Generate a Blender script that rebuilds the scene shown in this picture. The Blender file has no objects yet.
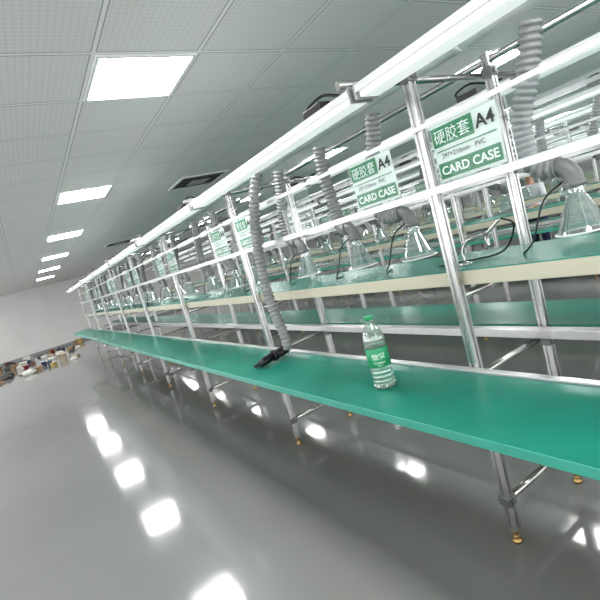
import bpy, bmesh, math, random
from mathutils import Vector, Matrix
random.seed(7)
scene = bpy.context.scene
COL = scene.collection
scene.view_settings.view_transform = 'Standard'
try: scene.view_settings.look = 'Medium High Contrast'
except Exception: pass
H = 1.48

# ---------------------------------------------------------------- materials
def nmat(name):
    m = bpy.data.materials.new(name); m.use_nodes = True
    nt = m.node_tree
    return m, nt, nt.nodes['Principled BSDF']

def pmat(name, col, rough=0.5, metal=0.0, var=0.06, scale=12.0, bump=0.0, spec=0.5, emis=0.0, ecol=None):
    m, nt, b = nmat(name)
    tc = nt.nodes.new('ShaderNodeTexCoord')
    n = nt.nodes.new('ShaderNodeTexNoise'); n.inputs['Scale'].default_value = scale; n.inputs['Detail'].default_value = 3
    nt.links.new(tc.outputs['Object'], n.inputs['Vector'])
    r = nt.nodes.new('ShaderNodeValToRGB')
    r.color_ramp.elements[0].position = 0.3; r.color_ramp.elements[1].position = 0.7
    r.color_ramp.elements[0].color = tuple(max(0, c*(1-var)) for c in col)+(1,)
    r.color_ramp.elements[1].color = tuple(min(1, c*(1+var)) for c in col)+(1,)
    nt.links.new(n.outputs['Fac'], r.inputs['Fac'])
    nt.links.new(r.outputs['Color'], b.inputs['Base Color'])
    b.inputs['Roughness'].default_value = rough
    b.inputs['Metallic'].default_value = metal
    b.inputs['Specular IOR Level'].default_value = spec
    if bump > 0:
        bp = nt.nodes.new('ShaderNodeBump'); bp.inputs['Strength'].default_value = bump; bp.inputs['Distance'].default_value = 0.01
        nt.links.new(n.outputs['Fac'], bp.inputs['Height']); nt.links.new(bp.outputs['Normal'], b.inputs['Normal'])
    if emis > 0:
        b.inputs['Emission Color'].default_value = (ecol or (1, 1, 1))+(1,)
        b.inputs['Emission Strength'].default_value = emis
    return m

def clear_mat(name, tint=(0.95, 0.98, 0.98), gloss=0.12, diff=0.05, diffcol=(0.9, 0.95, 0.95), fk=0.5):
    m = bpy.data.materials.new(name); m.use_nodes = True
    nt = m.node_tree; nt.nodes.clear()
    out = nt.nodes.new('ShaderNodeOutputMaterial')
    t = nt.nodes.new('ShaderNodeBsdfTransparent'); t.inputs[0].default_value = tint+(1,)
    g = nt.nodes.new('ShaderNodeBsdfGlossy'); g.inputs['Roughness'].default_value = 0.05
    d = nt.nodes.new('ShaderNodeBsdfDiffuse'); d.inputs[0].default_value = diffcol+(1,)
    lw = nt.nodes.new('ShaderNodeLayerWeight'); lw.inputs['Blend'].default_value = 0.35
    mul = nt.nodes.new('ShaderNodeMath'); mul.operation = 'MULTIPLY_ADD'
    mul.inputs[1].default_value = fk; mul.inputs[2].default_value = gloss
    nt.links.new(lw.outputs['Facing'], mul.inputs[0])
    m1 = nt.nodes.new('ShaderNodeMixShader'); m2 = nt.nodes.new('ShaderNodeMixShader')
    nt.links.new(mul.outputs[0], m1.inputs[0]); nt.links.new(t.outputs[0], m1.inputs[1]); nt.links.new(g.outputs[0], m1.inputs[2])
    m2.inputs[0].default_value = diff
    nt.links.new(m1.outputs[0], m2.inputs[1]); nt.links.new(d.outputs[0], m2.inputs[2])
    nt.links.new(m2.outputs[0], out.inputs[0])
    return m

M = {}
M['mat'] = pmat('green_antistatic_mat', (0.012, 0.205, 0.152), 0.27, 0, 0.12, 3.0)
M['edge'] = pmat('green_edge_strip', (0.05, 0.31, 0.24), 0.3, 0, 0.08, 5.0)
M['cream'] = pmat('cream_laminate', (0.50, 0.48, 0.38), 0.4, 0, 0.04, 4.0)
M['alu'] = pmat('brushed_aluminium', (0.55, 0.56, 0.55), 0.24, 0.95, 0.08, 30.0)
M['railm'] = pmat('anodised_rail', (0.60, 0.61, 0.61), 0.30, 0.7, 0.05, 30.0)
M['tube'] = pmat('steel_tube', (0.50, 0.50, 0.49), 0.22, 0.95, 0.08, 30.0)
M['white'] = pmat('white_powder_coat', (0.76, 0.78, 0.77), 0.35, 0, 0.03, 8.0)
M['clampm'] = pmat('cast_zinc', (0.22, 0.23, 0.23), 0.35, 0.8, 0.15, 40.0)
M['brass'] = pmat('brass', (0.42, 0.29, 0.13), 0.35, 0.9, 0.1, 30.0)
M['black'] = pmat('black_plastic', (0.012, 0.012, 0.015), 0.35, 0, 0.2, 20.0)
M['hose'] = pmat('grey_flexible_plastic', (0.25, 0.26, 0.26), 0.45, 0, 0.1, 20.0)
M['elbow'] = pmat('dark_grey_plastic', (0.15, 0.16, 0.16), 0.4, 0, 0.1, 20.0)
M['lens'] = pmat('lamp_diffuser', (0.86, 0.87, 0.86), 0.4, 0, 0.01, 8.0, emis=0.4, ecol=(0.97, 1, 0.98))
M['panel'] = pmat('ceiling_light_diffuser', (0.95, 0.96, 0.95), 0.4, 0, 0.01, 8.0, emis=36, ecol=(1, 1, 0.98))
M['clear'] = clear_mat('clear_plastic', gloss=0.14, diff=0.04, fk=.8)
M['sheet'] = clear_mat('clear_card_sleeve', gloss=0.015, diff=0.02, fk=.08)
M['pet'] = clear_mat('clear_bottle_plastic', tint=(0.80, 0.93, 0.87), gloss=0.13, diff=0.04)
M['paper'] = pmat('white_paper', (0.70, 0.73, 0.69), 0.5, 0, 0.02, 10.0)
M['pgreen'] = pmat('printed_green', (0.02, 0.20, 0.08), 0.5, 0, 0.04, 10.0, spec=.2)
M['lgreen'] = pmat('label_green', (0.02, 0.27, 0.12), 0.4, 0, 0.04, 10.0)
M['ink'] = pmat('black_ink', (0.015, 0.02, 0.018), 0.5, 0, 0.1, 10.0, spec=.2)
M['wink'] = pmat('white_ink', (0.85, 0.87, 0.85), 0.5, 0, 0.02, 10.0)
M['card'] = pmat('cardboard', (0.27, 0.18, 0.11), 0.8, 0, 0.15, 8.0)
M['card2'] = pmat('pale_cardboard', (0.42, 0.36, 0.28), 0.8, 0, 0.15, 8.0)
M['redp'] = pmat('red_plastic', (0.30, 0.05, 0.04), 0.4, 0, 0.1, 8.0)
M['yelp'] = pmat('yellow_plastic', (0.42, 0.30, 0.10), 0.4, 0, 0.1, 8.0)
M['blup'] = pmat('blue_plastic', (0.08, 0.12, 0.20), 0.4, 0, 0.1, 8.0)
M['whbag'] = pmat('white_woven_bag', (0.58, 0.58, 0.54), 0.6, 0, 0.15, 8.0, bump=0.4)
M['dkbag'] = pmat('dark_bag', (0.05, 0.05, 0.05), 0.5, 0, 0.2, 8.0, bump=0.4)
M['skin'] = pmat('skin', (0.55, 0.33, 0.23), 0.5, 0, 0.05, 10.0)
M['hair'] = pmat('black_hair', (0.012, 0.01, 0.01), 0.5, 0, 0.2, 60.0)
M['shirt'] = pmat('white_cotton', (0.75, 0.78, 0.82), 0.8, 0, 0.05, 20.0)
M['trous'] = pmat('navy_cotton', (0.03, 0.04, 0.09), 0.8, 0, 0.1, 20.0)
M['wall'] = pmat('painted_wall', (0.72, 0.72, 0.71), 0.6, 0, 0.03, 1.5)
M['dark'] = pmat('painted_recess_shade', (0.045, 0.032, 0.024), 0.9, 0, 0.3, 10.0, spec=0.1)  # shade of the vent recess, put into the colour
M['base'] = pmat('baseboard_grey', (0.3, 0.31, 0.31), 0.5, 0, 0.05, 5.0)
M['galv'] = pmat('galvanised_duct', (0.66, 0.68, 0.68), 0.4, 0.3, 0.06, 10.0)

def floor_mat():
    m, nt, b = nmat('grey_epoxy_floor')
    tc = nt.nodes.new('ShaderNodeTexCoord')
    n = nt.nodes.new('ShaderNodeTexNoise'); n.inputs['Scale'].default_value = 0.7; n.inputs['Detail'].default_value = 4
    nt.links.new(tc.outputs['Object'], n.inputs['Vector'])
    r = nt.nodes.new('ShaderNodeValToRGB')
    r.color_ramp.elements[0].position = .3; r.color_ramp.elements[1].position = .75
    r.color_ramp.elements[0].color = (0.20, 0.207, 0.203, 1); r.color_ramp.elements[1].color = (0.228, 0.235, 0.231, 1)
    nt.links.new(n.outputs['Fac'], r.inputs['Fac']); nt.links.new(r.outputs['Color'], b.inputs['Base Color'])
    n2 = nt.nodes.new('ShaderNodeTexNoise'); n2.inputs['Scale'].default_value = 3.0; n2.inputs['Detail'].default_value = 2
    nt.links.new(tc.outputs['Object'], n2.inputs['Vector'])
    bp = nt.nodes.new('ShaderNodeBump'); bp.inputs['Strength'].default_value = 0.13; bp.inputs['Distance'].default_value = 0.01
    nt.links.new(n2.outputs['Fac'], bp.inputs['Height']); nt.links.new(bp.outputs['Normal'], b.inputs['Normal'])
    b.inputs['Roughness'].default_value = 0.09
    b.inputs['IOR'].default_value = 1.85
    return m
M['floor'] = floor_mat()

T = 0.59; GX = 0.985-T/2; GY = 2.8-T/2
def ceil_mat():
    m, nt, b = nmat('ceiling_tiles')
    geo = nt.nodes.new('ShaderNodeNewGeometry'); sep = nt.nodes.new('ShaderNodeSeparateXYZ')
    nt.links.new(geo.outputs['Position'], sep.inputs[0])
    def mth(op, a, v):
        n = nt.nodes.new('ShaderNodeMath'); n.operation = op
        for i, x in enumerate((a, v)):
            if x is None: continue
            if isinstance(x, (int, float)): n.inputs[i].default_value = x
            else: nt.links.new(x, n.inputs[i])
        return n.outputs[0]
    def line(sock, off, period, w):
        a = mth('SUBTRACT', sock, off); a = mth('DIVIDE', a, period)
        a = mth('FRACT', mth('ADD', a, 100.0), None); a = mth('SUBTRACT', a, 0.5); a = mth('ABSOLUTE', a, None)
        return mth('GREATER_THAN', a, 0.5-w/period)
    lx = line(sep.outputs[0], GX, T, 0.010); ly = line(sep.outputs[1], GY, T, 0.010)
    l = mth('MAXIMUM', lx, ly)
    kx = line(sep.outputs[0], GX, T, 0.017); ky = line(sep.outputs[1], GY, T, 0.017)
    kk = mth('MAXIMUM', kx, ky)
    fx = line(sep.outputs[0], GX, T/18, 0.006); fy = line(sep.outputs[1], GY, T/18, 0.006)
    f = mth('MAXIMUM', fx, fy)
    def mix(fac, a, c):
        n = nt.nodes.new('ShaderNodeMix'); n.data_type = 'RGBA'; nt.links.new(fac, n.inputs[0])
        for s, v in ((6, a), (7, c)):
            if isinstance(v, tuple): n.inputs[s].default_value = v
            else: nt.links.new(v, n.inputs[s])
        return n.outputs[2]
    c1 = mix(f, (0.74, 0.735, 0.73, 1), (0.68, 0.675, 0.67, 1))
    c2 = mix(kk, c1, (0.36, 0.36, 0.355, 1))
    c3 = mix(l, c2, (0.80, 0.80, 0.79, 1))
    nt.links.new(c3, b.inputs['Base Color'])
    b.inputs['Roughness'].default_value = 0.5
    return m
M['ceil'] = ceil_mat()

# ---------------------------------------------------------------- geometry helpers
def obj_from_bm(bm, name, mat, parent=None, loc=(0, 0, 0), smooth=False):
    me = bpy.data.meshes.new(name); bm.normal_update(); bm.to_mesh(me); bm.free()
    if smooth:
        for p in me.polygons: p.use_smooth = True
    mats = mat if isinstance(mat, (list, tuple)) else [mat]
    for mm in mats: me.materials.append(mm)
    o = bpy.data.objects.new(name, me); COL.objects.link(o); o.location = loc
    if parent: o.parent = parent
    return o

def empty(name, loc, label=None, cat=None, group=None):
    e = bpy.data.objects.new(name, None); COL.objects.link(e); e.location = loc; e.empty_display_size = 0.1
    tag(e, label, cat, group); return e

def tag(o, label=None, cat=None, group=None, kind=None):
    if label: o['label'] = label
    if cat: o['category'] = cat
    if group: o['group'] = group
    if kind: o['kind'] = kind
    return o

def bm_box(bm, x0, x1, y0, y1, z0, z1, bevel=0.0, mi=0):
    vs = [bm.verts.new((x, y, z)) for x in (x0, x1) for y in (y0, y1) for z in (z0, z1)]
    idx = [(0, 1, 3, 2), (4, 6, 7, 5), (0, 4, 5, 1), (2, 3, 7, 6), (0, 2, 6, 4), (1, 5, 7, 3)]
    fs = [bm.faces.new([vs[i] for i in f]) for f in idx]
    for f in fs: f.material_index = mi
    if bevel > 0:
        es = list({e for f in fs for e in f.edges})
        bmesh.ops.bevel(bm, geom=es, offset=bevel, segments=2, affect='EDGES', profile=0.6)

def box(name, b, mat, parent=None, bevel=0.0, loc=None):
    x0, x1, y0, y1, z0, z1 = b
    c = loc or ((x0+x1)/2, (y0+y1)/2, (z0+z1)/2)
    bm = bmesh.new()
    bm_box(bm, x0-c[0], x1-c[0], y0-c[1], y1-c[1], z0-c[2], z1-c[2], bevel)
    return obj_from_bm(bm, name, mat, parent, c)

def frame_axes(t):
    t = t.normalized(); a = Vector((0, 0, 1)) if abs(t.z) < 0.9 else Vector((1, 0, 0))
    n = t.cross(a).normalized(); return n, t.cross(n).normalized()

def bm_sweep(bm, pts, radii, seg=12, caps=True, mi=0):
    pts = [Vector(p) for p in pts]
    n, b = frame_axes(pts[1]-pts[0]); rings = []
    prev = (pts[1]-pts[0]).normalized()
    for i, p in enumerate(pts):
        t = (pts[min(i+1, len(pts)-1)]-pts[max(i-1, 0)]).normalized()
        q = prev.rotation_difference(t); n = q @ n; b = q @ b; prev = t
        r = radii[i] if isinstance(radii, (list, tuple)) else radii
        rings.append([bm.verts.new(p+n*(r*math.cos(2*math.pi*k/seg))+b*(r*math.sin(2*math.pi*k/seg))) for k in range(seg)])
    for i in range(len(rings)-1):
        for k in range(seg):
            f = bm.faces.new((rings[i][k], rings[i][(k+1) % seg], rings[i+1][(k+1) % seg], rings[i+1][k])); f.smooth = True; f.material_index = mi
    if caps:
        bm.faces.new(list(reversed(rings[0]))).material_index = mi; bm.faces.new(rings[-1]).material_index = mi

def bm_lathe(bm, prof, seg=24, center=(0, 0, 0), cap0=False, cap1=False, mi=0):
    rings = []
    for r, z in prof:
        rings.append([bm.verts.new((center[0]+r*math.cos(2*math.pi*k/seg), center[1]+r*math.sin(2*math.pi*k/seg), center[2]+z)) for k in range(seg)])
    for i in range(len(rings)-1):
        for k in range(seg):
            f = bm.faces.new((rings[i][k], rings[i][(k+1) % seg], rings[i+1][(k+1) % seg], rings[i+1][k])); f.smooth = True; f.material_index = mi
    if cap0: bm.faces.new(list(reversed(rings[0]))).material_index = mi
    if cap1: bm.faces.new(rings[-1]).material_index = mi

def catmull(ctrl, step):
    P = [Vector(p) for p in ctrl]; P = [P[0]*2-P[1]]+P+[P[-1]*2-P[-2]]
    dense = []
    for i in range(1, len(P)-2):
        for k in range(40):
            t = k/40
            a, b, c, d = P[i-1], P[i], P[i+1], P[i+2]
            dense.append(0.5*((2*b)+(-a+c)*t+(2*a-5*b+4*c-d)*t*t+(-a+3*b-3*c+d)*t**3))
    dense.append(P[-2])
    out = [dense[0]]; acc = 0
    for i in range(1, len(dense)):
        s = (dense[i]-dense[i-1]).length
        while acc+s >= step:
            f = (step-acc)/s; q = dense[i-1].lerp(dense[i], f); out.append(q)
            dense[i-1] = q; s = (dense[i]-q).length; acc = 0
        acc += s
    return out

def hose_mesh(bm, ctrl, r, pitch=0.024):
    pts = catmull(ctrl, pitch/4)
    rad = [r*(1, .91, .72, .91)[i % 4] for i in range(len(pts))]
    bm_sweep(bm, pts, rad, 18)

def slot_profile(s=0.041, g=0.011, d=0.007, c=0.004):
    h = s/2; q = []
    side = [(-h+c, -h), (-g/2, -h), (-g/2, -h+d), (g/2, -h+d), (g/2, -h), (h-c, -h)]
    for k in range(4):
        a = k*math.pi/2
        for x, y in side: q.append((x*math.cos(a)-y*math.sin(a), x*math.sin(a)+y*math.cos(a)))
    return q

def bm_extrude_profile(bm, prof, z0, z1, fn=lambda x, y, z: (x, y, z)):
    a = [bm.verts.new(fn(x, y, z0)) for x, y in prof]; b = [bm.verts.new(fn(x, y, z1)) for x, y in prof]
    n = len(prof)
    for i in range(n): bm.faces.new((a[i], a[(i+1) % n], b[(i+1) % n], b[i]))
    bm.faces.new(list(reversed(a))); bm.faces.new(b)

def copy_thing(root, parts, delta, group=None):
    r = root.copy(); COL.objects.link(r); r.location = Vector(root.location)+Vector(delta)
    m = {root: r}
    for p in parts:
        c = p.copy(); COL.objects.link(c); c.parent = m[p.parent]; m[p] = c
    return r

def text_mesh(body, size, bold=0.0):
    cu = bpy.data.curves.new('txt', 'FONT'); cu.body = body; cu.size = size; cu.offset = bold*size
    cu.resolution_u = 3
    o = bpy.data.objects.new('txt', cu); COL.objects.link(o)
    dg = bpy.context.evaluated_depsgraph_get(); dg.update()
    me = bpy.data.meshes.new_from_object(o.evaluated_get(dg))
    bpy.data.objects.remove(o)
    return me

# ---------------------------------------------------------------- room shell
X0, X1, Y0, Y1, HC = -4.3, 15.2, -4.0, 22.0, 2.71
def structure(name, b, mat, label):
    o = box(name, b, mat); tag(o, label, None, None, 'structure'); return o
structure('floor', (X0, X1, Y0, Y1, -0.1, 0), M['floor'], 'glossy grey epoxy factory floor')
structure('ceiling', (X0, X1, Y0, Y1, HC, HC+0.1), M['ceil'], 'suspended ceiling of perforated grey square tiles')
structure('wall_back', (X0-.1, X1+.1, Y1, Y1+0.1, -0.1, HC+.1), M['wall'], 'plain light grey painted end wall')
structure('wall_right', (X1, X1+.1, Y0, Y1, -0.1, HC+.1), M['wall'], 'plain light grey painted side wall')
structure('baseboard_back', (X0, X1, Y1-0.015, Y1, 0, 0.1), M['base'], 'grey baseboard along the end wall')
def fill_window_wall(name, axis, pos, a0, a1, n, label):  # unseen walls; their openings are made up so world light fills the room
    bm = bmesh.new(); th = .1
    def seg(u0, u1, z0, z1):
        if axis == 'x': bm_box(bm, pos-th, pos, u0, u1, z0, z1)
        else: bm_box(bm, u0, u1, pos-th, pos, z0, z1)
    seg(a0, a1, -0.1, .5); seg(a0, a1, 2.6, HC+.1)
    L = (a1-a0)/n; pw = .18
    for k in range(n+1):
        c = a0+k*L; seg(max(a0, c-pw/2), min(a1, c+pw/2), .5, 2.6)
    tag(obj_from_bm(bm, name, M['wall']), label, None, None, 'structure')
    return L, pw
wn = 0
for nm, ax, pos, a0, a1, n in (('wall_left', 'x', X0, Y0, Y1, 8), ('wall_front', 'y', Y0, X0, X1, 6)):
    L, pw = fill_window_wall(nm, ax, pos, a0, a1, n, 'light grey wall with made-up large windows added for fill light')
    for k in range(n):
        wn += 1
        u0 = a0+k*L+pw/2; u1 = a0+(k+1)*L-pw/2; um = (u0+u1)/2
        bm = bmesh.new()
        for (p, q, z0, z1) in ((u0, u1, .5, .55), (u0, u1, 2.55, 2.6), (u0, u0+.04, .55, 2.55), (u1-.04, u1, .55, 2.55), (um-.02, um+.02, .55, 2.55)):
            if ax == 'x': bm_box(bm, pos-.07, pos-.03, p, q, z0, z1)
            else: bm_box(bm, p, q, pos-.07, pos-.03, z0, z1)
        tag(obj_from_bm(bm, 'added_window_%d' % wn, M['white']), 'white frame of an added opening that lets in fill light', None, None, 'structure')  # frames added to the made-up openings, out of view

# ceiling light panels
e0 = empty('ceiling_light', (0.985, 2.8, HC), 'square recessed white ceiling panel light, switched on', 'ceiling light', 'recessed ceiling panel lights')
hs = T/2-0.012
fr = bmesh.new()
for (a, b_, c, d) in ((-hs, hs, -hs, -hs+.02), (-hs, hs, hs-.02, hs), (-hs, -hs+.02, -hs+.02, hs-.02), (hs-.02, hs, -hs+.02, hs-.02)):
    bm_box(fr, a, b_, c, d, -0.014, -0.001)
frame = obj_from_bm(fr, 'light_frame', M['white'], e0)
dif = box('diffuser', (-hs+.02, hs-.02, -hs+.02, hs-.02, -0.010, -0.001), M['panel'], e0)
for i in range(-1, 4):
    for j in range(-2, 6):
        if i == 0 and j == 0: continue
        copy_thing(e0, [frame, dif], (3.54*i, 2.95*j, 0))

def cassette(x, y):
    e = empty('ceiling_air_vent', (x, y, HC), 'dark slotted ceiling vent with thin pale frame', 'air vent', 'ceiling vents')
    s = T/2+0.05
    b = bmesh.new(); t = .035
    for q in ((-s, s, -s, -s+t), (-s, s, s-t, s), (-s, -s+t, -s+t, s-t), (s-t, s, -s+t, s-t)):
        bm_box(b, *q, -0.02, -0.001, 0.002)
    obj_from_bm(b, 'vent_frame', M['galv'], e)
    box('vent_shade_panel', (-s+t, s-t, -s+t, s-t, -0.006, -0.001), M['dark'], e)  # flat sheet under the ceiling; its dark colour stands in for recess shade
    b = bmesh.new()
    for k in range(4):
        yy = -s+.14+k*(2*s-.28)/3
        bm_box(b, -s+t, s-t, yy-.006, yy+.006, -0.016, -0.007)
    obj_from_bm(b, 'louvre', M['elbow'], e)
    bm_ = bmesh.new(); bm_box(bm_, -.13, .13, -.13, .13, -.03, -.017, .004)
    obj_from_bm(bm_, 'centre_plate', M['base'], e)
cassette(2.52, 6.05); cassette(2.46, 11.8)

# ---------------------------------------------------------------- assembly line frame
PN, PF = 1.45, 1.97
BAY = 1.82; YP = [1.226+BAY*k for k in range(-1, 8)]
YS, YE = YP[0]-0.1, 14.08
BENCH = 0.80; SHELF = 1.204
ARM = 1.975; TOP = 2.055; DUCT = 2.09

def make_frame():
    e = empty('assembly_line_frame', (PN, YP[0], 0), 'long silver aluminium frame of an assembly line with posts and rails', 'frame', 'assembly line frames')
    parts = []
    ox, oy = PN, YP[0]
    bm = bmesh.new(); bm_extrude_profile(bm, slot_profile(), 0.06, TOP)
    post = obj_from_bm(bm, 'post', M['alu'], e, (0, 0, 0))
    bm = bmesh.new()
    bm_lathe(bm, [(0.006, 0.06), (0.006, 0.03), (0.012, 0.03), (0.012, 0.022), (0.010, 0.02), (0.020, 0.011), (0.022, 0.0)], 18, cap1=False)
    bm_lathe(bm, [(0.015, 0.060), (0.015, 0.044), (0.006, 0.043)], 18)
    bmesh.ops.holes_fill(bm, edges=bm.edges, sides=40)
    foot = obj_from_bm(bm, 'leveling_foot', M['brass'], e, (0, 0, 0), True)
    bm = bmesh.new(); bm_box(bm, -.026, .026, -.026, .026, -.022, .022, .006)
    bm_box(bm, -.012, .012, -.033, .033, -.012, .012, .003)
    clamp = obj_from_bm(bm, 'joint_clamp', M['clampm'], e)
    bm = bmesh.new(); bm_sweep(bm, [(0.02, 0, 0), (PF-PN-.02, 0, 0)], 0.016, 14); low = obj_from_bm(bm, 'stretcher', M['tube'], e)
    bm = bmesh.new(); bm_sweep(bm, [(1.0-PN, 0, 0), (2.40-PN, 0, 0)], 0.014, 14); sup = obj_from_bm(bm, 'bench_support', M['tube'], e)
    bm = bmesh.new(); bm_sweep(bm, [(1.13-PN, 0, 0), (2.29-PN, 0, 0)], 0.014, 14); arm = obj_from_bm(bm, 'top_arm', M['tube'], e)
    first = {}
    def put(src, x, y, z):
        if src not in first: first[src] = 1; o = src
        else: o = src.copy(); COL.objects.link(o)
        o.parent = e; o.location = (x-ox, y-oy, z); parts.append(o); return o
    for y in YP:
        for x in (PN, PF):
            put(post, x, y, 0); put(foot, x, y, 0)
            for z in (0.20, 0.735, ARM): put(clamp, x, y, z)
        put(low, PN, y, 0.20); put(low, PN, y, 1.10)
        put(sup, PN, y+.035, 0.742)
        put(arm, PN, y+.035, ARM)
    def rail(name, x0, x1, z0, z1, mat, bev=0.002):
        o = box(name, (x0-ox, x1-ox, YS-oy, YE-oy, z0, z1), mat, e, bev); parts.append(o)
    rail('bench_rail', 1.396, PN-.021, .762, .808, M['railm'])
    rail('bench_rail', 1.89, PF-.021, .768, .808, M['railm'])
    for xx in (PN-.030, PF+.025):
        rail('card_rail', xx, xx+.005, 1.520, 1.548, M['railm'], .001)
        rail('card_rail', xx, xx+.005, 1.766, 1.784, M['railm'], .001)
    for xx in (PN, PF):
        bm = bmesh.new(); bm_sweep(bm, [(xx-ox, YS-oy, ARM+.05), (xx-ox, YE-oy, ARM+.05)], 0.015, 14)
        parts.append(obj_from_bm(bm, 'top_rail', M['tube'], e))
    bm = bmesh.new(); bm_sweep(bm, [(PF-ox, YS-oy, .20), (PF-ox, YE-oy, .20)], 0.014, 12)
    parts.append(obj_from_bm(bm, 'floor_rail', M['tube'], e))
    return e, parts
fr_e, fr_p = make_frame()

def make_worktop(x0, x1, label):
    e = empty('worktop', ((x0+x1)/2, YS, BENCH), label, 'worktop', 'green bench worktops')
    w = (x1-x0)/2
    p = [box('board', (-w+.004, w, 0, YE-YS, -0.034, -0.004), M['cream'], e, .002),
         box('mat', (-w, w, 0, YE-YS, -0.004, 0.0), M['mat'], e, .001),
         box('edge_strip', (-w-.004, -w+.004, 0, YE-YS, -0.034, -0.003), M['edge'], e, .002)]
    return e, p
wt1 = make_worktop(0.978, 1.393, 'long narrow green rubber-topped bench worktop')
wt2 = make_worktop(2.0, 2.42, 'long narrow green rubber-topped bench worktop')
def make_shelf():
    x0, x1 = PN+.025, PF-.025
    e = empty('shelf', ((x0+x1)/2, YS, SHELF), 'raised green-topped shelf with cream edge between the posts', 'shelf', 'raised green shelves')
    w = (x1-x0)/2
    p = [box('board', (-w, w, 0, YE-YS, -0.062, -0.004), M['cream'], e, .003),
         box('mat', (-w+.002, w-.002, 0, YE-YS, -0.004, 0.0), M['mat'], e, .001)]
    return e, p
sh = make_shelf()

def make_duct():
    e = empty('ventilation_duct', (1.71, YS, DUCT), 'long pale round extraction duct along the frame top', 'duct', 'extraction ducts')
    bm = bmesh.new()
    bm_sweep(bm, [(0, 0, 0), (0, YE-YS, 0)], 0.055, 20)
    p = [obj_from_bm(bm, 'duct_body', M['galv'], e)]
    bm = bmesh.new(); bm_sweep(bm, [(0, 0, 0), (0, .03, 0)], 0.059, 20)
    c = obj_from_bm(bm, 'duct_collar', M['white'], e); p.append(c)
    for k in range(1, 9):
        d = c.copy(); COL.objects.link(d); d.location = (0, k*(YE-YS-.04)/8, 0); p.append(d)
    return e, p
du = make_duct()

def make_lamp(x, y):
    e = empty('linear_lamp', (x, y, ARM-.016), 'long white linear lamp hung over the bench', 'lamp', 'linear bench lamps')
    l = BAY-.03
    bm = bmesh.new()
    prof = [(-.052, -.030), (-.052, -.008), (-.040, 0), (.040, 0), (.052, -.008), (.052, -.030)]
    bm_extrude_profile(bm, prof, 0.0, l, lambda x, y, z: (x, z, y))
    bmesh.ops.recalc_face_normals(bm, faces=bm.faces)
    hb = obj_from_bm(bm, 'lamp_housing', M['white'], e)
    dd = box('diffuser', (-.044, .044, 0.01, l-.01, -.052, -.030), M['lens'], e, .009)
    p = [hb, dd]
    c1 = box('end_cap', (-.055, .055, -.004, .004, -.055, .001), M['base'], e, .002); p.append(c1)
    c2 = c1.copy(); COL.objects.link(c2); c2.location.y = l; p.append(c2)
    bm = bmesh.new()
    bm_box(bm, -.03, .03, .20, .32, 0.001, .034, .004)
    bm_sweep(bm, catmull([(0, .30, .02), (.03, .36, .06), (.08, .30, .09), (.12, .2, .05), (.2, .16, .07)], .01), .006, 8)
    p.append(obj_from_bm(bm, 'power_plug', M['black'], e))
    return e, p
base = make_lamp(1.212, YP[0]+.02)
for k in range(1, 8): copy_thing(base[0], base[1], (0, BAY*k, 0))
for k in range(0, 8): copy_thing(base[0], base[1], (0.995, BAY*k, 0))

# ---------------------------------------------------------------- fume hoods with hoses
def make_hood(variant):
    e = empty('fume_extractor', (1.71, 0, SHELF), 'clear conical fume hood on grey corrugated hose above the shelf', 'fume extractor', 'fume extraction hoods')
    b0 = 0.05
    bm = bmesh.new()
    prof = [(.027, .185), (.027, .145), (.034, .122), (.052, .078), (.070, .03), (.082, .006), (.086, 0)]
    bm_lathe(bm, [(r, z+b0) for r, z in prof], 28)
    bm_lathe(bm, [(r-.002, z+b0) for r, z in reversed(prof)], 28)
    hood = obj_from_bm(bm, 'hood', M['clear'], e, smooth=True)
    bm = bmesh.new()
    ring = [(.086+.004*math.cos(a), b0+.004*math.sin(a)) for a in [i*math.pi/3 for i in range(7)]]
    bm_lathe(bm, ring, 28)
    rim = obj_from_bm(bm, 'rim', M['white'], e, smooth=True)
    bm = bmesh.new()
    dy = .07 if variant != 1 else .085
    zt = b0+.185
    pts = catmull([(0, 0, zt-.02), (0, .0, zt+.015), (0, .022, zt+.045), (0, dy*.75, zt+.06)], .008)
    bm_sweep(bm, pts, .032, 18)
    bm_sweep(bm, [(0, 0, zt-.028), (0, 0, zt-.008)], .037, 18)
    bm_box(bm, -.05, -.03, -.008, .008, zt-.025, zt-.012, .002)
    el = obj_from_bm(bm, 'elbow', M['elbow'], e)
    bm = bmesh.new()
    top = DUCT-.085-SHELF
    if variant == 0:
        c = [(0, dy*.6, zt+.058), (0, dy+.03, zt+.068), (0, dy+.07, zt+.12), (0, dy+.07, zt+.24), (0, dy+.01, zt+.40), (0, dy-.04, top)]
    elif variant == 1:
        c = [(0, dy*.6, zt+.055), (-.01, dy+.05, zt+.05), (-.02, dy+.105, zt+.11), (-.01, dy+.11, zt+.23), (0, dy+.05, zt+.40), (0, dy-.01, top)]
    else:
        c = [(0, dy*.6, zt+.055), (.01, dy+.03, zt+.06), (.02, dy+.07, zt+.11), (.03, dy+.09, zt+.23), (.01, dy+.08, zt+.40), (0, dy+.04, top)]
    hose_mesh(bm, c, .041)
    ho = obj_from_bm(bm, 'hose', M['hose'], e)
    bm = bmesh.new()
    bm_sweep(bm, catmull([(0, .035, zt), (-.05, .09, zt-.05), (-.08, .14, .05), (-.06, .2, .008), (.03, .24, .006)], .012), .0035, 8)
    wi = obj_from_bm(bm, 'wire', M['black'], e)
    return e, [hood, rim, el, ho, wi]
protos = []
for v in range(3): protos.append(make_hood(v))
used = [False]*3
for k in range(-1, 7):
    for oi, o in enumerate([.404, .854, 1.44]):
        y = 1.226+BAY*k+o
        if y < 0.6: continue
        v = (0 if oi == 2 else (1 if oi == 0 else 2))
        e, p = protos[v]
        if not used[v]:
            e.location.y = y; used[v] = True
        else:
            copy_thing(e, p, (0, y-e.location.y, 0))

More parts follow.
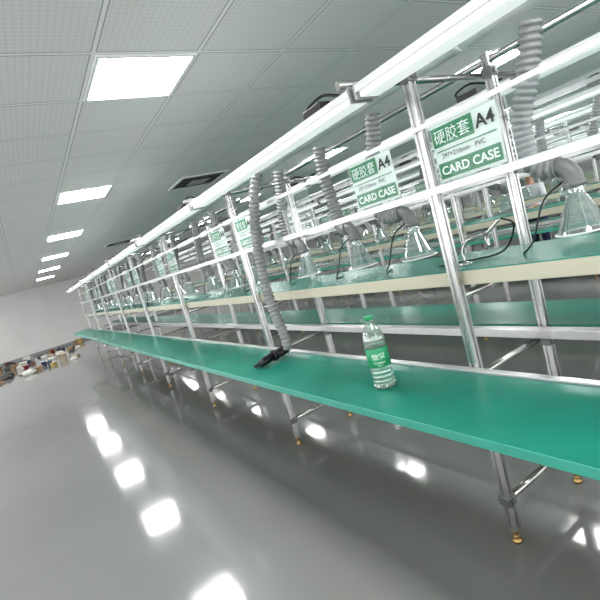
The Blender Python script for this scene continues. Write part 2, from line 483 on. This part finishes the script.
def make_hanging_hose():
    e = empty('exhaust_hose', (1.335, 2.57, BENCH), 'long grey corrugated hose hanging down to the bench with black nozzle', 'hose')
    bm = bmesh.new()
    hose_mesh(bm, [(-.01, 0.0, .055), (.0, -.01, .12), (-.01, .03, .35), (-.005, .03, .6), (.005, -.02, .85), (0.03, -.09, 1.05), (.08, -.11, 1.17)], .036, .027)
    obj_from_bm(bm, 'hose', M['hose'], e)
    bm = bmesh.new()
    bm_sweep(bm, catmull([(-.008, 0, .085), (-.01, .005, .055), (-.04, .01, .046), (-.10, .0, .043)], .01), .030, 16)
    bm_sweep(bm, [(-.10, .0, .043), (-.12, .0, .043)], .036, 16)
    bm_sweep(bm, [(-.12, .0, .043), (-.21, -.02, .034), (-.235, -.025, .030)], [.024, .026, .016], 14)
    bm_sweep(bm, [(-.18, -.01, .035), (-.24, .04, .016)], .011, 10)
    obj_from_bm(bm, 'nozzle', M['black'], e)
make_hanging_hose()

# ---------------------------------------------------------------- card cases
tm_cn = text_mesh('硬胶套', .042, 0.0)
tm_a4 = text_mesh('A4', .062, .025)
tm_cc = text_mesh('CARD CASE', .045, .025)
tm_sm = text_mesh('297×210mm   PVC', .014, .005)
RT = Matrix(((0, 0, -1), (-1, 0, 0), (0, 1, 0))).to_4x4()
def put_text(me, name, mat, parent, left, bottom, width=None, x=-.004, height=None):
    me = me.copy(); vs = [v.co for v in me.vertices]
    x0 = min(v.x for v in vs); x1 = max(v.x for v in vs); y0 = min(v.y for v in vs); y1 = max(v.y for v in vs)
    s = (width/(x1-x0)) if width else 1
    sy = (height/(y1-y0)) if height else s
    for v in me.vertices: v.co = Vector(((v.co.x-x0)*s, (v.co.y-y0)*sy, 0))
    me.materials.clear(); me.materials.append(mat)
    o = bpy.data.objects.new(name, me); COL.objects.link(o); o.parent = parent
    o.matrix_local = Matrix.Translation((x, left, bottom)) @ RT
    return o
def make_card():
    e = empty('card_case', (PN-.036, 0, 1.554), 'clear hard card case with green and white A4 insert', 'card case', 'card cases on the rail')
    W, Hh = .285, .205
    p = [box('sleeve', (-.0065, -.0055, -W/2-.006, W/2+.006, -.014, Hh+.004), M['sheet'], e),
         box('insert', (-.001, .0005, -W/2+.008, W/2-.008, 0, Hh-.006), M['paper'], e)]
    p.append(box('green_panel', (-.0032, -.0028, -.045, W/2-.012, .124, .193), M['pgreen'], e))
    p.append(box('green_panel', (-.0032, -.0028, -W/2+.015, W/2-.015, .010, .066), M['pgreen'], e))
    p.append(box('green_panel', (-.0032, -.0028, -W/2+.02, W/2-.02, .106, .110), M['pgreen'], e))
    p.append(put_text(tm_cn, 'lettering', M['wink'], e, W/2-.022, .133, .152, height=.050))
    p.append(put_text(tm_a4, 'lettering', M['ink'], e, -.052, .134, .074))
    p.append(put_text(tm_sm, 'lettering', M['ink'], e, W/2-.04, .081, .18))
    p.append(put_text(tm_cc, 'lettering', M['wink'], e, W/2-.025, .022, .235, height=.032))
    return e, p
ce, cp = make_card()
ce.location.y = 1.018
for k in range(0, 7):
    for o in (-.208, .278):
        if k == 0 and o < 0: continue
        copy_thing(ce, cp, (0, 1.226+BAY*k+o-1.018, 0))
for yy in (.70, 2.15):
    e = empty('card_sleeve', (PN-.036, yy, 1.552), 'empty clear plastic card sleeve clipped to the rail', 'card sleeve')
    box('sleeve', (-.0025, -.001, -.15, .15, -.012, .21), M['sheet'], e)
    bm = bmesh.new()
    for q in ((-.15, -.147, -.012, .21), (.147, .15, -.012, .21), (-.147, .147, -.012, -.009), (-.147, .147, .207, .21)):
        bm_box(bm, -.0035, .0, q[0], q[1], q[2], q[3])
    obj_from_bm(bm, 'border', M['clear'], e)

# ---------------------------------------------------------------- bottle
def make_bottle():
    e = empty('water_bottle', (1.168, 1.475, BENCH), 'clear plastic water bottle with green label and green cap', 'bottle')
    R = .048
    prof = [(.030, .004), (.040, 0), (R, .010), (R, .020)]
    z = .020
    for k in range(4): prof += [(R, z), (R-.005, z+.008), (R, z+.016)]; z += .019
    prof += [(R-.002, .100), (R-.002, .185), (R, .19)]
    prof += [(R-.004, .197), (R, .205), (R-.001, .218), (R-.006, .240), (R-.015, .262), (R-.027, .280), (.016, .288), (.0155, .293), (.019, .294), (.019, .297), (.015, .298), (.015, .305)]
    bm = bmesh.new(); bm_lathe(bm, prof, 32, cap0=True)
    obj_from_bm(bm, 'bottle_body', M['pet'], e, smooth=True)
    bm = bmesh.new(); s = .003
    wp = [(r-s, zz+s*.5) for r, zz in prof if zz < .245 and zz > 0]
    bm_lathe(bm, wp, 32, cap0=True, cap1=True)
    obj_from_bm(bm, 'water', clear_mat('water', tint=(0.93, 0.98, 0.96), gloss=0.05, diff=0.02), e, smooth=True)
    bm = bmesh.new(); bm_lathe(bm, [(R-.001, .100), (R, .101), (R, .181), (R-.001, .182)], 40)
    obj_from_bm(bm, 'bottle_label', M['lgreen'], e, smooth=True)
    bm = bmesh.new()
    bm_lathe(bm, [(.0180, .298), (.0180, .313), (.0165, .315)], 26, cap0=True, cap1=True)
    obj_from_bm(bm, 'cap', M['lgreen'], e, smooth=False)
    ang = math.atan2(-1.475, -1.168)
    for body_, size, zb, w, shift in (('怡宝', .03, .135, .056, 0), ('C\'estbon', .014, .117, .05, 0), ('555ml', .01, .106, .02, 0)):
        me = text_mesh(body_, size, 0); vs = [v.co for v in me.vertices]
        x0 = min(v.x for v in vs); x1 = max(v.x for v in vs); y0 = min(v.y for v in vs); s = w/(x1-x0)
        for v in me.vertices:
            xx = (v.co.x-(x0+x1)/2)*s; a = ang+xx/R
            v.co = Vector(((R+.0006)*math.cos(a), (R+.0006)*math.sin(a), zb+(v.co.y-y0)*s))
        me.materials.clear(); me.materials.append(M['wink'])
        o = bpy.data.objects.new('lettering', me); COL.objects.link(o); o.parent = e
make_bottle()

def make_tool(y):
    e = empty('metal_nozzle', (1.60, y, SHELF), 'small chrome nozzle on a bent stand on the green shelf', 'tool')
    bm = bmesh.new()
    bm_lathe(bm, [(.03, 0), (.03, .006), (.008, .012)], 18, cap0=True, cap1=True)
    bm_sweep(bm, catmull([(0, 0, .01), (0, .0, .06), (.01, -.03, .10), (.03, -.10, .11), (.05, -.17, .16)], .01), .006, 10)
    bm_sweep(bm, [(.03, -.10, .11), (.0, -.13, .06)], [.012, .006], 12)
    obj_from_bm(bm, 'stand', M['tube'], e)
    bm = bmesh.new()
    bm_sweep(bm, catmull([(.05, -.17, .16), (.08, -.2, .12), (.09, -.12, .02), (.05, .05, .006), (.0, .15, .006)], .01), .004, 8)
    obj_from_bm(bm, 'cable', M['black'], e)
make_tool(1.28)

# ---------------------------------------------------------------- further lines (copies)
LS = 2.4
first_line = [o for o in list(COL.objects) if o.parent is None and o.type == 'EMPTY' and o.name.split('.')[0] in
              ('assembly_line_frame', 'worktop', 'shelf', 'ventilation_duct', 'linear_lamp', 'fume_extractor', 'card_case')]
kids = {}
for o in bpy.data.objects:
    if o.parent: kids.setdefault(o.parent, []).append(o)
for li in range(1, 6):
    for r in first_line:
        nm = r.name.split('.')[0]
        y = r.location.y
        if nm in ('fume_extractor', 'card_case', 'linear_lamp') and (y < 1.0*li or y > (10.5 if nm != 'linear_lamp' else 20)): continue
        if nm == 'fume_extractor' and li > 2: continue
        if nm == 'card_case' and li > 3: continue
        ps = kids.get(r, [])
        if nm == 'fume_extractor': ps = [p for p in ps if p.name.split('.')[0] in ('hood', 'hose', 'elbow')]
        if nm == 'card_case' and li >= 2: ps = [p for p in ps if p.name.split('.')[0] != 'lettering']
        copy_thing(r, ps, (LS*li, 0, 0))

# ---------------------------------------------------------------- clutter by the end wall
def cardboard_box(x, y, w, d, h, rot, mat, label):
    bm = bmesh.new()
    bm_box(bm, -w/2, w/2, -d/2, d/2, 0, h, .004)
    t = .006
    for sx in (-1, 1):
        a = random.uniform(-.1, .5)
        vs = [Vector((sx*w/2, -d/2, h)), Vector((sx*w/2, d/2, h)), Vector((sx*(w/2+w*.35*math.cos(a)), d/2, h+w*.35*math.sin(a))), Vector((sx*(w/2+w*.35*math.cos(a)), -d/2, h+w*.35*math.sin(a)))]
        top = [bm.verts.new(v) for v in vs]; bot = [bm.verts.new(v+Vector((0, 0, -t))) for v in vs]
        bm.faces.new(top); bm.faces.new(list(reversed(bot)))
        for i in range(4): bm.faces.new((top[i], top[(i+1) % 4], bot[(i+1) % 4], bot[i]))
    bm_box(bm, -w/2-.001, w/2+.001, -.025, .025, h*.3, h+.002)
    o = obj_from_bm(bm, 'cardboard_box', mat, None, (x, y, 0)); o.rotation_euler = (0, 0, rot)
    tag(o, label, 'box', 'boxes by the end wall')
def bag(x, y, s, mat, label):
    bm = bmesh.new(); bmesh.ops.create_icosphere(bm, subdivisions=3, radius=1)
    for v in bm.verts:
        c = v.co; k = 1+.12*math.sin(5*c.x+3*c.z+x*9)+.1*math.sin(7*c.y+y*5)
        zz = max(c.z*k, -.55)+.55
        pinch = 1-.55*max(0, zz-1.0)
        v.co = Vector((c.x*k*pinch*s, c.y*k*pinch*s*.8, zz*s*.55))
    o = obj_from_bm(bm, 'bag', mat, None, (x, y, 0), True); tag(o, label, 'bag', 'bags by the end wall')
def bucket(x, y, r, h, mat, label):
    e = empty('bucket', (x, y, 0), label, 'bucket', 'buckets by the end wall')
    bm = bmesh.new(); bm_lathe(bm, [(r*.75, 0), (r, h), (r*1.06, h), (r*1.06, h-.02), (r*.98, h-.02)], 24, cap0=True)
    bm_lathe(bm, [(r*.97, h), (r*.72, .01)], 24, cap1=True)
    obj_from_bm(bm, 'bucket_body', mat, e, smooth=True)
    bm = bmesh.new(); bm_sweep(bm, [(r*1.05*math.cos(a), .0, h+r*.8*math.sin(a)) for a in [math.pi*i/14 for i in range(15)]], .006, 8)
    obj_from_bm(bm, 'handle', M['tube'], e)
spots = []
tries = 0
while len(spots) < 54 and tries < 8000:
    tries += 1
    y = random.uniform(15.0, 21.5); x = -0.066*y+random.uniform(-.6, 2.9)*(y/20)
    if all((x-a)**2+(y-b)**2 > .40**2 for a, b in spots): spots.append((x, y))
for i, (x, y) in enumerate(spots):
    k = i % 12
    if k in (0, 1, 3, 5, 8, 10):
        mt = (M['card'], 'brown cardboard box with open flaps') if k in (0, 3) else ((M['card2'], 'pale cardboard box with open flaps') if k not in (8, 10) else ((M['yelp'], 'yellow packing box with open flaps') if k == 8 else (M['whbag'], 'white carton with open flaps')))
        cardboard_box(x, y, random.uniform(.10, .26), random.uniform(.10, .24), random.uniform(.04, .20), random.uniform(0, 3), *mt)
    elif k in (2, 6, 7, 9): bag(x, y, random.uniform(.09, .19), M['whbag'] if k in (2, 7) else M['dkbag'], 'crumpled white woven bag on the floor' if k in (2, 7) else 'crumpled dark plastic bag on the floor')
    elif k == 4: bucket(x, y, .08, .14, M['redp'], 'red plastic bucket with wire handle')
    else: bucket(x, y, .08, .13, M['blup'], 'blue plastic bucket with wire handle')

# ---------------------------------------------------------------- person
def skin_obj(name, verts, edges, radii, mat, parent, sub=2):
    me = bpy.data.meshes.new(name); me.from_pydata(verts, edges, []); me.materials.append(mat)
    o = bpy.data.objects.new(name, me); COL.objects.link(o); o.parent = parent
    sm = o.modifiers.new('skin', 'SKIN'); sm.use_smooth_shade = True
    sl = me.skin_vertices[0].data
    for i, r in enumerate(radii): sl[i].radius = (r, r) if not isinstance(r, tuple) else r; sl[i].use_root = (i == 0)
    s = o.modifiers.new('sub', 'SUBSURF'); s.levels = sub; s.render_levels = sub
    return o
def make_person(x, y, rot):
    e = empty('person', (x, y, 0), 'standing person in white shirt and dark trousers with short black hair', 'person')
    e.rotation_euler = (0, 0, rot)
    V = []; E = []; R = []
    def add(p, r, par=None):
        V.append(p); R.append(r)
        if par is not None: E.append((par, len(V)-1))
        return len(V)-1
    pel = add((0, 0, .92), (.13, .10)); ab = add((0, 0, 1.08), (.12, .09), pel); ch = add((0, 0, 1.25), (.14, .10), ab)
    nb = add((0, 0, 1.38), .055, ch); nk = add((0, -.01, 1.45), .048, nb)
    h1 = add((0, -.015, 1.52), (.065, .08), nk); h2 = add((0, -.02, 1.60), (.075, .09), h1); add((0, -.015, 1.67), (.05, .06), h2)
    for s in (-1, 1):
        hp = add((s*.09, 0, .86), .085, pel); kn = add((s*.10, -.02, .48), .055, hp); an = add((s*.10, .02, .08), .035, kn); add((s*.11, -.13, .035), .035, an)
        shd = add((s*.17, 0, 1.33), .055, ch); elb = add((s*.21, -.06, 1.07), .04, shd); wr = add((s*.14, -.28, 1.02), .026, elb)
        pa = add((s*.12, -.35, 1.01), .026, wr)
        for k in range(4):
            a = add((s*(.10+.014*k), -.40, 1.005), .009, pa); add((s*(.10+.014*k), -.435+.004*k, .985), .008, a)
        add((s*.085, -.355, .995), .010, pa)
    skin_obj('body', V, E, R, M['skin'], e)
    V = []; E = []; R = []
    pel = add((0, 0, .88), (.15, .12)); ab = add((0, 0, 1.08), (.14, .11), pel); ch = add((0, 0, 1.26), (.155, .12), ab); add((0, 0, 1.36), .08, ch)
    for s in (-1, 1):
        a = add((s*.17, 0, 1.34), .068, ch); b = add((s*.21, -.06, 1.07), .052, a); add((s*.16, -.22, 1.035), .042, b)
    skin_obj('shirt', V, E, R, M['shirt'], e)
    V = []; E = []; R = []
    pel = add((0, 0, .93), (.14, .11))
    for s in (-1, 1):
        a = add((s*.09, 0, .84), .098, pel); b = add((s*.10, -.02, .48), .07, a); add((s*.10, .01, .12), .055, b)
    skin_obj('trousers', V, E, R, M['trous'], e)
    bm = bmesh.new(); bmesh.ops.create_uvsphere(bm, u_segments=20, v_segments=12, radius=1)
    for v in list(bm.verts):
        if v.co.z < -.1 and v.co.y < .1: bm.verts.remove(v)
    for v in bm.verts: v.co = Vector((v.co.x*.088, v.co.y*.10-.005, v.co.z*.09+1.63))
    obj_from_bm(bm, 'hair', M['hair'], e, smooth=True)
    for s in (-1, 1):
        bm = bmesh.new(); bmesh.ops.create_uvsphere(bm, u_segments=10, v_segments=6, radius=.009)
        obj_from_bm(bm, 'eye', M['ink'], e, (s*.03, -.105, 1.59), True)
        bm = bmesh.new(); bm_box(bm, -.045, .045, -.16, .08, 0, .07, .02)
        obj_from_bm(bm, 'shoe', M['black'], e, (s*.105, 0, 0), True)
    bm = bmesh.new(); bm_sweep(bm, [(0, -.10, 1.59), (0, -.125, 1.56), (0, -.10, 1.55)], [.006, .012, .008], 8); obj_from_bm(bm, 'nose', M['skin'], e)
make_person(7.70, 4.50, math.radians(-90))

# ---------------------------------------------------------------- camera
down = Vector((0.2697, 0.9557, 0.1186)).normalized()
fwd = Vector((-0.5185, 0.0396, 0.8541)); fwd = (fwd-down*fwd.dot(down)).normalized()
right = down.cross(fwd)
camx = Vector((right.x, fwd.x, -down.x)); camyd = Vector((right.y, fwd.y, -down.y)); camz = Vector((right.z, fwd.z, -down.z))
cam = bpy.data.cameras.new('camera'); co = bpy.data.objects.new('camera', cam); COL.objects.link(co)
mw = Matrix((camx, -camyd, -camz)).transposed().to_4x4(); mw.translation = Vector((0, 0, H))
co.matrix_world = mw
cam.sensor_width = 36; cam.lens = 36*453/600; cam.clip_start = 0.02
scene.camera = co
w = bpy.data.worlds.new('world'); scene.world = w; w.use_nodes = True
w.node_tree.nodes['Background'].inputs[0].default_value = (1.0, .985, 1.0, 1); w.node_tree.nodes['Background'].inputs[1].default_value = 2.9
